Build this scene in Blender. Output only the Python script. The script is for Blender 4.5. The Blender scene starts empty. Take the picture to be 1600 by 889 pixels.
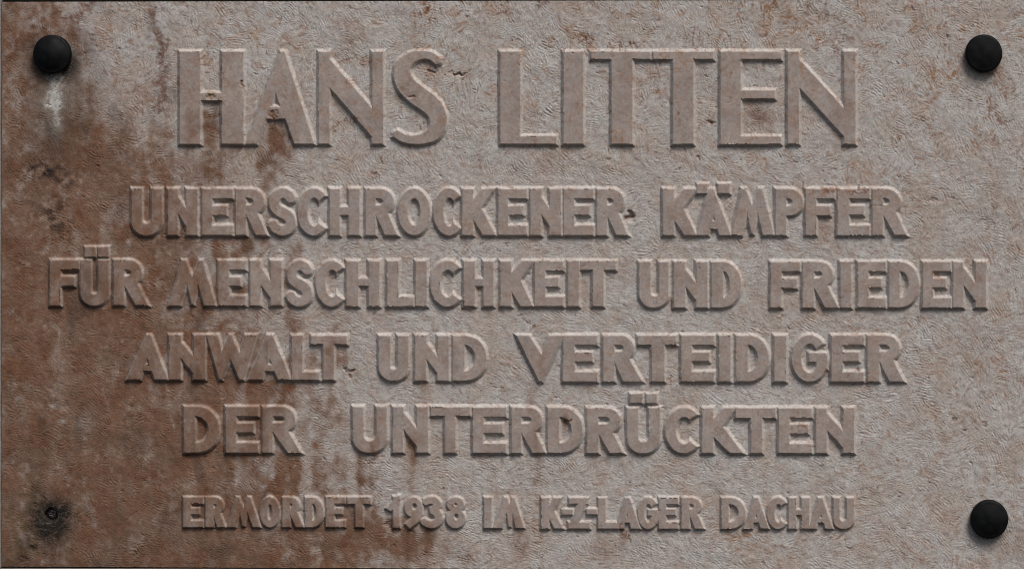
import bpy, math, time
import numpy as np
T0 = time.time()
sc = bpy.context.scene
COL = sc.collection

# ------------------------------------------------------------------ camera, light, exposure
cam_d = bpy.data.cameras.new('camera'); cam = bpy.data.objects.new('camera', cam_d); COL.objects.link(cam)
cam.location = (0.35, -4.5, 0.35); cam_d.shift_x = -0.35/1.6; cam_d.shift_y = -0.35/1.6   # view camera, standing a little right of and above the middle
cam.scale = (1, 1, 1); cam.rotation_euler = (math.radians(90), 0, 0)
cam_d.sensor_width = 36; cam_d.lens = 36 * 4.5 / 1.6; cam_d.clip_end = 200; cam_d.clip_start = 0.05
sc.camera = cam
sc.cycles.filter_width = 1.0
SUN_DIR = np.array([0.40, -0.66, 1.05]); SUN_DIR /= np.linalg.norm(SUN_DIR)      # towards the bright part of the sky
w = bpy.data.worlds.new('World'); sc.world = w; w.use_nodes = True
nt = w.node_tree; bg = nt.nodes['Background']
sky = nt.nodes.new('ShaderNodeTexSky'); sky.sky_type = 'NISHITA'; sky.sun_disc = False
sky.sun_elevation = math.asin(SUN_DIR[2]); sky.sun_rotation = math.atan2(SUN_DIR[0], SUN_DIR[1])
sky.air_density = 1.0; sky.dust_density = 4.0; sky.ozone_density = 0.6
nt.links.new(sky.outputs[0], bg.inputs[0]); bg.inputs[1].default_value = 0.085
sd = bpy.data.lights.new('sun', 'SUN'); sd.energy = 2.6; sd.angle = math.radians(22); sd.color = (1.0, 0.955, 0.91)
so = bpy.data.objects.new('sun', sd); COL.objects.link(so)
from mathutils import Vector
so.rotation_euler = Vector(SUN_DIR).to_track_quat('Z', 'Y').to_euler()
sc.view_settings.view_transform = 'Standard'; sc.view_settings.look = 'None'
sc.view_settings.gamma = 1; sc.view_settings.exposure = -0.05; sc.view_settings.use_curve_mapping = False

# ------------------------------------------------------------------ units: 1 unit of the drawing = 1 mm of stone
def WX(px): return (px - 800.0) / 1000.0
def WZ(py): return (444.5 - py) / 1000.0

# ------------------------------------------------------------------ grid
NX, NY = 1640, 884
xs = np.linspace(3.2, 1642.0, NX)
v = np.linspace(0, 1, NY)
ex = xs / 800.0
top_edge = 3.6 - 1.7 * ex; bot_edge = 884.6 + 3.4 * ex
X = np.broadcast_to(xs, (NY, NX)).copy()
Y = top_edge[None, :] + v[:, None] * (bot_edge - top_edge)[None, :]
STEP = 1.0

def fft_noise(seed, lx, ly=None, beta=1.0, lo=None):
    """smooth random field: features of about lx by ly units"""
    ly = ly or lx
    r = np.random.default_rng(seed)
    f = np.fft.rfft2(r.standard_normal((NY, NX)))
    ky = np.fft.fftfreq(NY)[:, None] / STEP; kx = np.fft.rfftfreq(NX)[None, :] / STEP
    q = (kx * lx) ** 2 + (ky * ly) ** 2
    f *= np.exp(-q * 1.6) if beta == 1.0 else 1.0 / (0.25 + q) ** (beta * 0.5)
    f[0, 0] = 0
    o = np.fft.irfft2(f, s=(NY, NX)); return o / o.std()
def fractal(seed, l): return fft_noise(seed, l, l, beta=2.2)
def blur(a, s):
    ky = np.fft.fftfreq(NY)[:, None]; kx = np.fft.rfftfreq(NX)[None, :]
    return np.fft.irfft2(np.fft.rfft2(a) * np.exp(-2 * (math.pi * s / STEP) ** 2 * (kx ** 2 + ky ** 2)), s=(NY, NX))
def sst(a, b, x):
    t = np.clip((x - a) / (b - a), 0, 1); return t * t * (3 - 2 * t)

# ------------------------------------------------------------------ letter geometry: distances to unions of convex strokes
def hull(pts):
    P = sorted(set((float(a), float(b)) for a, b in pts))
    def half(Q):
        h = []
        for p in Q:
            while len(h) > 1 and (h[-1][0]-h[-2][0])*(p[1]-h[-2][1]) - (h[-1][1]-h[-2][1])*(p[0]-h[-2][0]) <= 1e-9: h.pop()
            h.append(p)
        return h[:-1]
    return half(P) + half(P[::-1])
def poly(pts):
    H = hull(pts); E = []
    for i in range(len(H)):
        a, b = H[i], H[(i+1) % len(H)]
        dx, dy = b[0]-a[0], b[1]-a[1]; L = math.hypot(dx, dy)
        if L < 1e-6: continue
        n = (dy/L, -dx/L); E.append((n[0], n[1], n[0]*a[0]+n[1]*a[1]))
    def f(x, y):
        d = np.full(x.shape, -1e9)
        for nx, ny, c in E: np.maximum(d, nx*x + ny*y - c, out=d)
        return d
    return f
def rect(x0, x1, y0, y1): return poly([(x0,y0),(x1,y0),(x1,y1),(x0,y1)])
def ell_pts(cx, cy, rx, ry, a0=0, a1=360, n=26, p=2.0):
    o = []
    for i in range(n+1):
        t = math.radians(a0 + (a1-a0)*i/n); c, s = math.cos(t), math.sin(t)
        o.append((cx + rx*math.copysign(abs(c)**(2/p), c), cy + ry*math.copysign(abs(s)**(2/p), s)))
    return o
def U(*fs): return lambda x, y: np.minimum.reduce([f(x, y) for f in fs])
def SUB(a, *bs): return lambda x, y: np.maximum.reduce([a(x, y)] + [-b(x, y) for b in bs])
def stroke(pts, rad, n=7):
    P = [np.array(p, float) for p in pts]; R = list(rad) if hasattr(rad, '__len__') else [rad]*len(P)
    C, RR = [], []
    for i in range(len(P)-1):
        p0 = P[max(i-1,0)] if i else 2*P[0]-P[1]; p1, p2 = P[i], P[i+1]; p3 = P[i+2] if i+2 < len(P) else 2*P[-1]-P[-2]
        for k in range(n):
            t = k/n
            C.append(0.5*((2*p1)+(-p0+p2)*t+(2*p0-5*p1+4*p2-p3)*t*t+(-p0+3*p1-3*p2+p3)*t**3)); RR.append(R[i]*(1-t)+R[i+1]*t)
    C.append(P[-1]); RR.append(R[-1])
    def f(x, y):
        best = np.full(x.shape, 1e9); m = len(C)-1
        for i in range(m):
            a, b = C[i], C[i+1]; d = b-a; L = math.hypot(*d); u = d/L
            al = (x-a[0])*u[0] + (y-a[1])*u[1]; pe = np.abs((x-a[0])*(-u[1]) + (y-a[1])*u[0])
            t = np.clip(al/L, 0, 1); r = RR[i]*(1-t)+RR[i+1]*t
            ov = np.maximum(np.maximum(-al, al-L), 0)
            if i == 0: dd = np.where(al < 0, np.maximum(pe-r, -al), np.hypot(ov, pe)-r)
            elif i == m-1: dd = np.where(al > L, np.maximum(pe-r, al-L), np.hypot(ov, pe)-r)
            else: dd = np.hypot(ov, pe)-r
            if i == 0: dd = np.maximum(dd, np.where(pe < r*3, -al, -1e9)) if False else dd
            best = np.minimum(best, dd)
        return best
    return f

def L_H(t,b,x0,x1,x2,x3,y0,y1): return U(rect(x0,x1,t,b), rect(x2,x3,t,b), rect(x0,x3,y0,y1))
def L_I(t,b,x0,x1): return rect(x0,x1,t,b)
def L_L(t,b,x0,x1,x2,yf): return U(rect(x0,x1,t,b), rect(x0,x2,yf,b))
def L_T(t,b,x0,x3,x1,x2,yb): return U(rect(x0,x3,t,yb), rect(x1,x2,t,b))
def L_E(t,b,x0,x1,x3,xm=None,s=0.2,mid=(0.37,0.56)):
    h = b-t; xm = xm or x3-0.2*(x3-x1)
    return U(rect(x0,x1,t,b), rect(x0,x3,t,t+s*h), rect(x0,xm,t+mid[0]*h,t+mid[1]*h), rect(x0,x3,b-s*h,b))
def L_F(t,b,x0,x1,x3,xm): h = b-t; return U(rect(x0,x1,t,b), rect(x0,x3,t,t+0.2*h), rect(x0,xm,t+0.37*h,t+0.57*h))
def L_N(t,b,x0,x1,x2,x3,tip=None,fr=0.2):
    tip = tip or (x3-x0)*0.17; h = b-t
    return U(rect(x0,x1,t,b), rect(x2,x3,t,b), poly([(x0,t),(x0+tip,t),(x3,b-fr*h),(x3,b),(x3-tip,b),(x0,t+fr*h)]))
def bowl(t, yb, x0, x1, xr, k, th):
    h = (yb-t)/2; rx = min(h*1.02, (xr-x1)*0.85)
    out = poly([(x0,t),(x0,yb)] + ell_pts(xr-rx, t+h, rx, h, -90, 90, 16))
    ih = h-th; irx = min(ih*1.3, (xr-th*1.12-x1)*0.9); ix = xr-th*1.12
    return SUB(out, poly([(x1,t+th),(x1,yb-th)] + ell_pts(ix-irx, t+h, irx, ih, -90, 90, 12)))
def L_P(t,b,x0,x1,xr,k=0.575): h = b-t; return U(rect(x0,x1,t,b), bowl(t,t+k*h,x0,x1,xr,k,0.2*h))
def L_R(t,b,x0,x1,xr,l0,l1,k=0.56):
    h = b-t
    return U(rect(x0,x1,t,b), bowl(t,t+k*h,x0,x1,xr,k,0.2*h),
             poly([(l0,b),(l1,b),(l1-(l1-x1)*0.52, t+0.44*h),(x1-0.5,t+0.44*h),(x1-0.5,t+0.52*h)]))
def L_D(t,b,x0,x1,xr):
    h = (b-t)/2; rx = min(h*0.98, (xr-x0)*0.66); th = 0.2*(b-t)*1.0; cy = t+h
    out = poly([(x0,t),(x0,b)] + ell_pts(xr-rx, cy, rx, h, -90, 90, 24, 2.1))
    ix = xr-(x1-x0)*0.97; irx = min((ix-x1)*0.96, h-th)
    return SUB(out, poly([(x1,t+th),(x1,b-th)] + ell_pts(ix-irx, cy, irx, h-th, -90, 90, 18)))
def L_U(t,b,x0,x1,x2,x3):
    cx = (x0+x3)/2; r = (x3-x0)/2; ir = (x2-x1)/2; icx = (x1+x2)/2; th = 0.235*(b-t)
    return SUB(poly([(x0,t),(x3,t)] + ell_pts(cx, b-r*0.95+0.5, r, r*0.95, 0, 180, 18, 2.15)),
               poly([(x1,t-30),(x2,t-30)] + ell_pts(icx, b-th-ir, ir, ir, 0, 180, 12)))
def L_O(t,b,x0,x3,s): cx=(x0+x3)/2; cy=(t+b)/2; rx=(x3-x0)/2; ry=(b-t)/2; return SUB(poly(ell_pts(cx,cy,rx,ry+.6)), poly(ell_pts(cx,cy,rx-s,ry-s)))
def L_C(t,b,x0,x3,s):
    h=b-t; cy=(t+b)/2; ry=h/2+0.8; rx=(x3-x0)*0.545; cx=x0+rx; c=s*0.98
    return SUB(poly(ell_pts(cx,cy,rx,ry)), poly(ell_pts(cx+0.8,cy,rx-s,ry-c)),
               poly([(cx-2,cy-1),(cx-2,cy+1),(x3+14,t-0.03*h),(x3+14,b+0.03*h),(x3-0.27*(x3-x0),t+0.24*h),(x3-0.27*(x3-x0),b-0.24*h)]))
def L_G(t,b,x0,x3,s):
    h=b-t; cy=(t+b)/2; ry=h/2+0.8; rx=(x3-x0)*0.515; cx=x0+rx; W=x3-x0
    return U(SUB(poly(ell_pts(cx,cy,rx,ry)), poly(ell_pts(cx,cy,rx-s,ry-s*0.95)),
                 poly([(x3-0.28*W-0.17*h,t+0.385*h+3),(x3-0.28*W,t+0.27*h),(x3+14,t+0.27*h-(0.28*W+14)*0.65),(x3+14,t+0.385*h+3)])),
             rect(x3-0.49*W,x3,t+0.385*h,t+0.57*h), rect(x3-0.28*W,x3,t+0.4*h,t+0.72*h))
def L_S(t,b,x0,x3,s):
    W=x3-x0-s; H=b-t-s; X0=x0+s/2; Y0=t+s/2; r=s/2
    P=[(0.97,0.15),(0.84,0.05),(0.53,-0.015),(0.17,0.075),(0.05,0.27),(0.20,0.43),(0.5,0.52),(0.83,0.63),(0.96,0.80),(0.80,0.965),(0.45,1.01),(0.13,0.94),(-0.02,0.83)]
    return stroke([(X0+a*W,Y0+c*H) for a,c in P],[r*.95,r,r,r,r,r*1.08,r*1.12,r*1.08,r,r,r,r,r*.95],4)
def L_K(t,b,x0,x1,a0,a1,l0,l1):
    h=b-t; nx=x1+0.44*(a1-x1)
    return U(rect(x0,x1,t,b), poly([(a0,t),(a1,t),(nx,t+0.41*h),(x1-.5,t+0.68*h),(x1-.5,t+0.28*h)]),
             poly([(nx-1,t+0.40*h),(l1,b),(l0,b),(x1-.5,t+0.63*h),(x1-.5,t+0.45*h)]))
def L_A(t,b,bl0,bl1,br0,br1,a0,a1,iy=0.50,c0=0.67,c1=0.79):
    h=b-t; cx=(bl1+br0)/2-0.2
    inner=poly([(bl1,b),(br0,b),(bl1-(cx-bl1)*0.5/(1-iy)*.5,b+0.25*h),(br0+(br0-cx)*0.5/(1-iy)*.5,b+0.25*h),(cx,t+iy*h)])
    out=poly([(bl0,b),(a0,t),(a1,t),(br1,b)])
    return SUB(out, lambda x,y: np.maximum(inner(x,y), y-(t+c0*h)), lambda x,y: np.maximum(inner(x,y), (t+c1*h)-y))
def L_M(t,b,bl0,bl1,br0,br1,a0,a1,a2,a3,ny=0.42,ty=0.97):
    cx=(a0+a3)/2; h=b-t; N=t+ny*h; TT=t+ty*h
    ql=(a1+(cx-a1)*0.62, t+0.62*ny*h); qr=(a2-(a2-cx)*0.62, t+0.62*ny*h)
    return U(poly([(bl0,b),(a0,t),(a1,t),ql,(bl1,b)]), poly([(br1,b),(a3,t),(a2,t),qr,(br0,b)]),
             poly([(a0,t),(a1,t),(cx+.6,N),(cx+1,TT),(cx-1,TT)]), poly([(a3,t),(a2,t),(cx-.6,N),(cx-1,TT),(cx+1,TT)]))
def L_W(t,b):
    return U(poly([(324,t),(340.7,t),(349,556),(347,b),(343.7,b)]), poly([(359.6,t),(362.6,t),(361,559),(347,b),(344.5,b),(347.8,550)]),
             poly([(359.6,t),(362.6,t),(375,552),(379,b),(375.6,b),(360.5,559)]), poly([(383.8,t),(400.4,t),(380,b),(376,b),(374.5,556)]))
def L_V(t,b): return U(poly([(808,t),(827,t),(848,556),(846,b),(842.5,b)]), poly([(859,t),(879,t),(846.5,b),(843,b),(846,556)]))
def DOT(x0,x1,y0,y1): return rect(x0,x1,y0,y1)

# (word, character, distance function, bounds x0,x1,top,bottom, umlaut dots)
W_ = []
def word(line, text, items): W_.append((line, text, items))
t,b = 81.5,225.0
word('first','HANS',[('H',L_H(t,b,282,313.4,347.8,380.6,146,156.3),282,381),
 ('A',L_A(t,b,386,401.5,461,491.6,438,445,0.44,0.60,0.725),386,492),
 ('N',L_N(t,b,498.8,515,582.2,598.6,7,0.25),499,599),
 ('S',stroke([(685.8,97.2),(674.5,88.6),(660,86.6),(643.5,91),(630.8,103.5),(629.3,120),(636.5,134.5),(650,147.5),(670,161.5),(682,175.5),(685,191.5),(679.5,206.5),(666,215.8),(648,218.9),(631.5,216),(617.8,208.6)],
             [6,6,6.2,8.4,11.6,13,14.8,15.4,15.2,13.6,13,11,8.4,6.2,6,6],4),613,700)])
word('first','LITTEN',[('L',L_L(t,b,782,812.8,868.8,213),782,869),('I',L_I(t,b,880.8,911),881,911),
 ('T',L_T(t,b,924,1016,956,988,92.6),924,1016),('T',L_T(t,b,1020.8,1114,1052,1083,92.6),1021,1114),
 ('E',L_E(t,b,1126,1156.8,1219.5,1210,0.079,(0.42,0.507)),1126,1220),('N',L_N(t,b,1231,1248,1318.8,1336,7,0.25),1231,1336)])
t,b = 295.5,367.0
word('second','UNERSCHROCKENER',[('U',L_U(t,b,207,222,238.3,253),207,253),('N',L_N(t,b,263.5,278.4,292.5,308.6),263,309),
 ('E',L_E(t,b,317,332,363.7,353.7),317,364),('R',L_R(t,b,369.5,384.7,413,401,417.5),369,418),('S',L_S(t,b,420,463.5,14.6),419,464),
 ('C',L_C(t,b,465.5,512,14.2),465,512),('H',L_H(t,b,516,531,546,562,323.8,335.6),516,562),('R',L_R(t,b,572.4,587,615.4,602,621),572,621),
 ('O',L_O(t,b,622.7,672,14.3),623,672),('C',L_C(t,b,677.6,722,14.2),678,722),('K',L_K(t,b,723,739,753.2,771,755,774),723,774),
 ('E',L_E(t,b,779,794,822.8,816.5),779,823),('N',L_N(t,b,829,845.5,859.5,876.6),829,877),('E',L_E(t,b,881.5,897,926.5,920.5),881,926),
 ('R',L_R(t,b,933,948,975,963,981),933,981)])
word('second','KÄMPFER',[('K',L_K(t,b,1036.3,1052.5,1069,1088,1069,1087.5),1036,1088),
 ('Ä',L_A(t,b,1088.7,1106.5,1124,1141.6,1107.5,1114.5,0.55,0.70,0.86),1088,1142,[(1089.5,1105.5,287.5,302),(1122,1139.7,287.5,302)]),
 ('M',L_M(t,b,1143.3,1158.4,1192.5,1209,1160,1164.5,1186,1190.5,0.4),1143,1209),('P',L_P(t,b,1211.8,1227.7,1254.4),1212,1254),
 ('F',L_F(t,b,1258.7,1274.7,1303,1296.5),1258,1303),('E',L_E(t,b,1308.5,1326,1357.5,1348.5),1308,1358),
 ('R',L_R(t,b,1363.2,1379,1405.7,1397.5,1415.5),1363,1416)])
t,b = 408.0,477.8
word('third','FÜR',[('F',L_F(t-1.5,b-1.5,79.7,94.7,124.4,116.5),79,125),('Ü',L_U(t-1.5,b-1.5,126.8,142.2,154.7,170.3),126,171,[(133.8,149.6,386,401),(154,169.7,386,401)]),
 ('R',L_R(t-1.5,b-1.5,178.8,194.4,222,213,231.5),178,232)])
word('third','MENSCHLICHKEIT',[('M',L_M(t-.8,b-1.2,265.8,282,320,337,286,290.5,312.5,317),266,337),('E',L_E(t-.8,b-1.2,342.3,358.5,384,376),342,384),
 ('N',L_N(t-.8,b-1.2,392,407.5,424,440),392,440),('S',L_S(t,b,447.8,489,14.4),447,489),('C',L_C(t,b,494,539.5,14),494,540),
 ('H',L_H(t,b,542.3,560.2,577,593,435.2,446.4),542,593),('L',L_L(t,b,605.8,622.5,646,464),606,646),('I',L_I(t,b,650.4,666.8),650,667),
 ('C',L_C(t,b,672.7,722,14.2),672,722),('H',L_H(t,b,725.3,742,756.2,771,435.2,446.4),725,771),
 ('K',L_K(t,b,782.6,798.8,816.4,833,813.5,832.6),782,833),('E',L_E(t,b,836.2,851.7,879.6,872),836,880),('I',L_I(t,b,888,904.5),888,905),
 ('T',L_T(t,b,907.5,961.6,926.6,942.7,421.2),907,962)])
t,b = 409.2,479.8
word('third','UND',[('U',L_U(t,b,999.2,1015.8,1030,1044.2),999,1044),('N',L_N(t,b,1053.3,1070.3,1088,1105),1053,1105),('D',L_D(t,b,1111.8,1129.3,1157.5),1112,1158)])
word('third','FRIEDEN',[('F',L_F(t,b,1204.3,1220.5,1249.3,1244),1204,1249),('R',L_R(t,b,1254.2,1270.7,1300.7,1289,1309.3),1254,1309),
 ('I',L_I(t,b,1313.2,1329.2),1313,1329),('E',L_E(t,b,1340.5,1356.2,1382.5,1376),1340,1383),('D',L_D(t,b,1389.2,1405,1435),1389,1435),
 ('E',L_E(t,b,1441.7,1456.7,1484.3,1476.5),1441,1484),('N',L_N(t,b,1489.3,1504.3,1524.2,1540),1489,1540)])
t,b = 523.5,592.0
word('fourth','ANWALT',[('A',L_A(t,b,200.6,219.4,243,262.5,231,235.5,0.50,0.67,0.80),200,263),('N',L_N(t,b,265.5,283,303.7,320.6),265,321),
 ('W',L_W(t,b),323,401),('A',L_A(t,b,390,409.5,435,454.5,418,426.5,0.50,0.67,0.81),390,455),('L',L_L(t+.5,b+.5,456.7,472.5,498.7,581.5),456,499),
 ('T',L_T(t+.8,b+.5,487.5,541.8,506.2,522,536.7),487,542)])
word('fourth','UND',[('U',L_U(t+.8,b+1.5,592.5,610,622,638.2),592,638),('N',L_N(t+.8,b+1.5,649.5,666.3,684.3,701.2),649,701),('D',L_D(t+.8,b+1.5,708,725.6,760.2),708,760)])
t,b = 524.0,595.0
word('fourth','VERTEIDIGER',[('V',L_V(t,b),808,879),('E',L_E(t,b,880.2,897.6,932.6,925),880,933),('R',L_R(t,b,943,959.5,990.4,974,1002.8),943,1003),
 ('T',L_T(t,b,996.6,1056.4,1018.5,1037.8,538),996,1056),('E',L_E(t,b,1064.7,1080.3,1115,1107.5),1064,1115),('I',L_I(t,b,1123.6,1141),1123,1141),
 ('D',L_D(t,b,1150.5,1167.8,1200.8),1150,1201),('I',L_I(t,b,1209.9,1227.6),1210,1228),('G',L_G(t,b,1237,1291,14),1237,1291),
 ('E',L_E(t,b,1299,1315.5,1348.5,1341.5),1299,1349),('R',L_R(t,b,1355.5,1373.2,1405,1389.5,1411.5),1355,1412)])
t,b = 635.0,705.8
word('fifth','DER',[('D',L_D(t,b,288.8,305.3,343),289,343),('E',L_E(t,b,353.8,369.4,403.2,396),354,403),('R',L_R(t,b,411,426.3,461.6,450.5,470),411,470)])
word('fifth','UNTERDRÜCKTEN',[('U',L_U(t,b,552.2,567.8,588.8,604.4),552,605),('N',L_N(t,b,614.7,630.3,652.2,668.8),615,669),
 ('T',L_T(t+.5,b,674,735,696,711.6,648.6),674,735),('E',L_E(t+1,b+.5,739.7,755.5,790.4,784.6),740,790),('R',L_R(t+1,b+.5,800,814.4,846.6,832,852.6),800,853),
 ('D',L_D(t+1,b+.5,856.3,873.7,910.5),856,911),('R',L_R(t+2,b+.8,917.5,934.6,968.7,953,973.3),917,973),
 ('Ü',L_U(t+2,b+.8,980.3,997,1014.5,1030.7),980,1031,[(985,1003.4,614.9,628.8),(1010.2,1026,614.9,628.8)]),('C',L_C(t+2,b+.8,1040,1092.5,14.4),1040,1093),
 ('K',L_K(t+2,b+.8,1097.4,1114,1130.5,1149,1141,1160.5),1097,1161),('T',L_T(t+2,b+.8,1150.3,1211,1173.4,1190.4,651.8),1150,1211),
 ('E',L_E(t+2,b+.8,1216.7,1233,1267.9,1262),1216,1268),('N',L_N(t+2,b+.8,1275,1291.2,1317.5,1334.2),1275,1334)])
t,b = 776.2,822.2
word('sixth','ERMORDET',[('E',L_E(t,b,287.2,298.3,317,311.5),287,317),('R',L_R(t,b,322,334,349.4,340,352.5),322,353),
 ('M',L_M(t,b,355.5,368,396,407,370.5,373.5,388,391.5,0.42,0.95),356,407),('O',L_O(t,b,407,437,10.6),407,437),('R',L_R(t,b,442,453.2,468,463,475),442,475),
 ('D',L_D(t,b,477.6,488.2,505.6),478,506),('E',L_E(t,b,510.5,522.3,539.3,534.5),510,539),('T',L_T(t,b,543,578.7,556.2,567.5,786),543,579)])
word('sixth','1938',[('1',U(rect(614.8,624.6,t-1,b+1),poly([(624.6,773.5),(621.5,773.5),(604.3,793.2),(610.5,797.3),(617,791),(624.6,787)])),604,625),
 ('9',U(SUB(poly(ell_pts(646.6,791.6,14,15.3)),poly(ell_pts(647.8,790.6,4.3,5.3))),poly([(660.3,792),(660.3,803),(654,814),(640.8,824.9),(634.2,818),(645,808.5),(650,800)])),632,661),
 ('3',U(stroke([(664.6,783.6),(670.5,780.8),(678,780.9),(683,785.6),(680.6,792),(675.5,796.4)],[5,5.2,5.6,5.6,5.6,5.2],4),
        stroke([(675.2,796.6),(682.2,800),(685.8,808),(682.4,815.4),(674.5,818.4),(666.5,816.2),(662.6,813.8)],[5.2,5.8,5.9,5.8,5.5,5.2,5],4)),660,692),
 ('8',U(SUB(poly(ell_pts(712.4,787.6,13,11.8)),poly(ell_pts(712.4,787.6,3,2.8))),SUB(poly(ell_pts(712.2,809,14.6,15.0)),poly(ell_pts(713,806.4,4,5.2)))),698,727)])
word('sixth','IM',[('I',L_I(t+.5,b+1.2,757,768),757,768),('M',L_M(t+.5,b+1.2,771,783.5,806,818.5,789,792.5,800.5,804,0.30,0.95),771,819)])
t,b = 777.0,824.6
word('sixth','K-Z-LAGER',[('K',L_K(t,b,846.6,858,865.5,876,866.5,880),846,880),('-',rect(878.4,894.4,794.8,802.6),878,895),
 ('Z',U(rect(889.6,917.5,t,785.6),rect(888.4,921.4,815,b),poly([(907.5,t),(918.6,t),(900.6,b),(888.4,b),(905,784)])),888,921),
 ('-',rect(917.4,933,794.4,802.2),917,933),('L',L_L(t,b,935.2,946,963,815),935,963),
 ('A',L_A(t,b,961.8,973.2,986.5,1000.2,977.8,983.6,0.46,0.645,0.80),962,1000),('G',L_G(t,b,996.5,1028.4,10.4),996,1028),
 ('E',L_E(t,b,1030,1040.3,1059,1054.8),1030,1059),('R',L_R(t,b,1065.2,1077,1095,1086.2,1099.5),1065,1100)])
word('sixth','DACHAU',[('D',L_D(t,b,1127.6,1138.2,1164.3),1127,1164),('A',L_A(t,b,1162.8,1174.5,1188.3,1201,1178.6,1184,0.48,0.66,0.80),1163,1201),
 ('C',L_C(t,b,1198.4,1229.5,10.2),1198,1230),('H',L_H(t,b,1232.3,1243.5,1252.5,1264,795.6,803.4),1232,1264),
 ('A',L_A(t,b,1263.8,1275,1290,1301,1278.8,1284.4,0.48,0.66,0.80),1264,1301),('U',L_U(t,b,1302.3,1311.4,1323,1333.5),1302,1334)])

# ------------------------------------------------------------------ relief of all letters on one grid
LET = []           # (name, label, id, parent id)
DM = np.full((NY, NX), 99.0); FM = np.full((NY, NX), 4.8); ID = np.zeros((NY, NX), np.int32)
edge = fft_noise(11, 16) * 0.20 + np.clip(fft_noise(12, 5) - 1.9, 0, 2) * 0.6
ORD = ['first','second','third','fourth','fifth','sixth','seventh','eighth','ninth','tenth','eleventh','twelfth','thirteenth','fourteenth','fifteenth']
def stamp(f, x0, x1, y0, y1, F, wid, tw=0.0):
    m = 26
    i0 = max(int((x0-m-xs[0])/(xs[1]-xs[0])), 0); i1 = min(int((x1+m-xs[0])/(xs[1]-xs[0]))+2, NX)
    j0 = max(int((y0-m-4)/STEP), 0); j1 = min(int((y1+m)/STEP)+2, NY)
    s = (slice(j0,j1), slice(i0,i1))
    xx, yy = X[s], Y[s]
    d = f(xx, yy) + edge[s]*(0.8 if F > 4.1 else (0.6 if F > 3.5 else 0.3))
    d = np.where((xx < x0-F-6)|(xx > x1+F+6)|(yy < y0-F-6)|(yy > y1+F+6), 99, d)
    better = d < DM[s]
    DM[s] = np.where(better, d, DM[s]); FM[s] = np.where(better, F, FM[s])
    ID[s] = np.where(better & (d < F+0.3), wid, ID[s])
n = 0
LINE_Y = {'first':(80,226),'second':(293,369),'third':(405,482),'fourth':(521,597),'fifth':(633,708),'sixth':(773,827)}
rl = np.random.default_rng(3)
for line, text, items in W_:
    seen = {}
    for k, it in enumerate(items):
        ch, f, x0, x1 = it[:4]; y0, y1 = LINE_Y[line]
        F = 4.9 if line == 'first' else (3.4 if line == 'sixth' else 4.8)
        n += 1; pid = n
        kind = 'numeral' if ch.isdigit() else ('hyphen' if ch == '-' else 'letter')
        nm = {'letter':'raised letter', 'numeral':'raised numeral', 'hyphen':'raised hyphen'}[kind]
        lab = (f'{nm} {ch}, ' if kind != 'hyphen' else f'{nm}, ') + f'{ORD[k]} character of {text} in the {line} line'
        LET.append((kind, lab, pid, 0, ((x0+x1)/2, (y0+y1)/2)))
        stamp(f, x0, x1, y0, y1, F, pid)
        if len(it) > 4:
            for (a, c, e, g) in it[4]:
                n += 1; LET.append(('umlaut_dot', None, n, pid, ((a+c)/2, (e+g)/2))); stamp(DOT(a,c,e,g), a, c, e, g, F-0.6, n)
print('letters', n, time.time()-T0)

# pull the nearest grid vertices onto the arris and onto the foot of every letter, so those edges stay straight and sharp
GY, GX = np.gradient(DM); GX /= np.gradient(xs)[None, :]; GY /= np.gradient(Y, axis=0)
gl = np.hypot(GX, GY); okg = (gl > 0.6) & (gl < 1.35); DS = DM.copy()
for target in (np.zeros_like(DM), FM):
    e = DM - target; m = okg & (np.abs(e) < 0.56)
    X = np.where(m, X - e*GX/np.maximum(gl,.1)**2, X); Y = np.where(m, Y - e*GY/np.maximum(gl,.1)**2, Y); DS = np.where(m, target, DS)
s_ = np.clip(1 - DS/FM, 0, 1)
T_MAX = np.where(Y < 240, 6.0, np.where(Y > 760, 5.2, 6.0))
REL = T_MAX * s_
FACE = sst(0.80, 0.99, s_)                      # 1 on the smooth dressed faces
FLANK = sst(0.02, 0.3, s_)

# ------------------------------------------------------------------ tooling: short curved chisel strokes
def voronoi_angles(seed, cell, fn):
    r = np.random.default_rng(seed)
    gx, gy = int(1700/cell)+4, int(950/cell)+4
    jx = r.random((gy,gx)); jy = r.random((gy,gx)); ang = r.random((gy,gx))
    wx = X + fft_noise(seed+1, 22)*7; wy = Y + fft_noise(seed+2, 22)*7
    ci = np.floor(wx/cell).astype(int)+1; cj = np.floor(wy/cell).astype(int)+1
    best = np.full(X.shape, 1e9); A = np.zeros(X.shape); PX = np.zeros(X.shape); PY = np.zeros(X.shape)
    for dj in (-1,0,1):
        for di in (-1,0,1):
            a = np.clip(ci+di,0,gx-1); c = np.clip(cj+dj,0,gy-1)
            px = (a-1+jx[c,a])*cell; py = (c-1+jy[c,a])*cell
            d = (wx-px)**2 + (wy-py)**2; m = d < best
            best = np.where(m,d,best); A = np.where(m,ang[c,a],A); PX = np.where(m,px,PX); PY = np.where(m,py,PY)
    return (A, PX, PY) if fn else A
va = voronoi_angles(5, 27, None)
calm = np.maximum(sst(240, 290, Y)*sst(1640,1300,X), 0.0)
spread = 2.9 - 1.9*calm
ANG = (va-0.5)*spread + 0.20*fft_noise(21, 14) + 0.30*fft_noise(22, 60) + 0.12
ANG = np.arctan2(blur(np.sin(2*ANG), 1.2), blur(np.cos(2*ANG), 1.2))/2
CA, SA = np.cos(ANG), np.sin(ANG)
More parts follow.
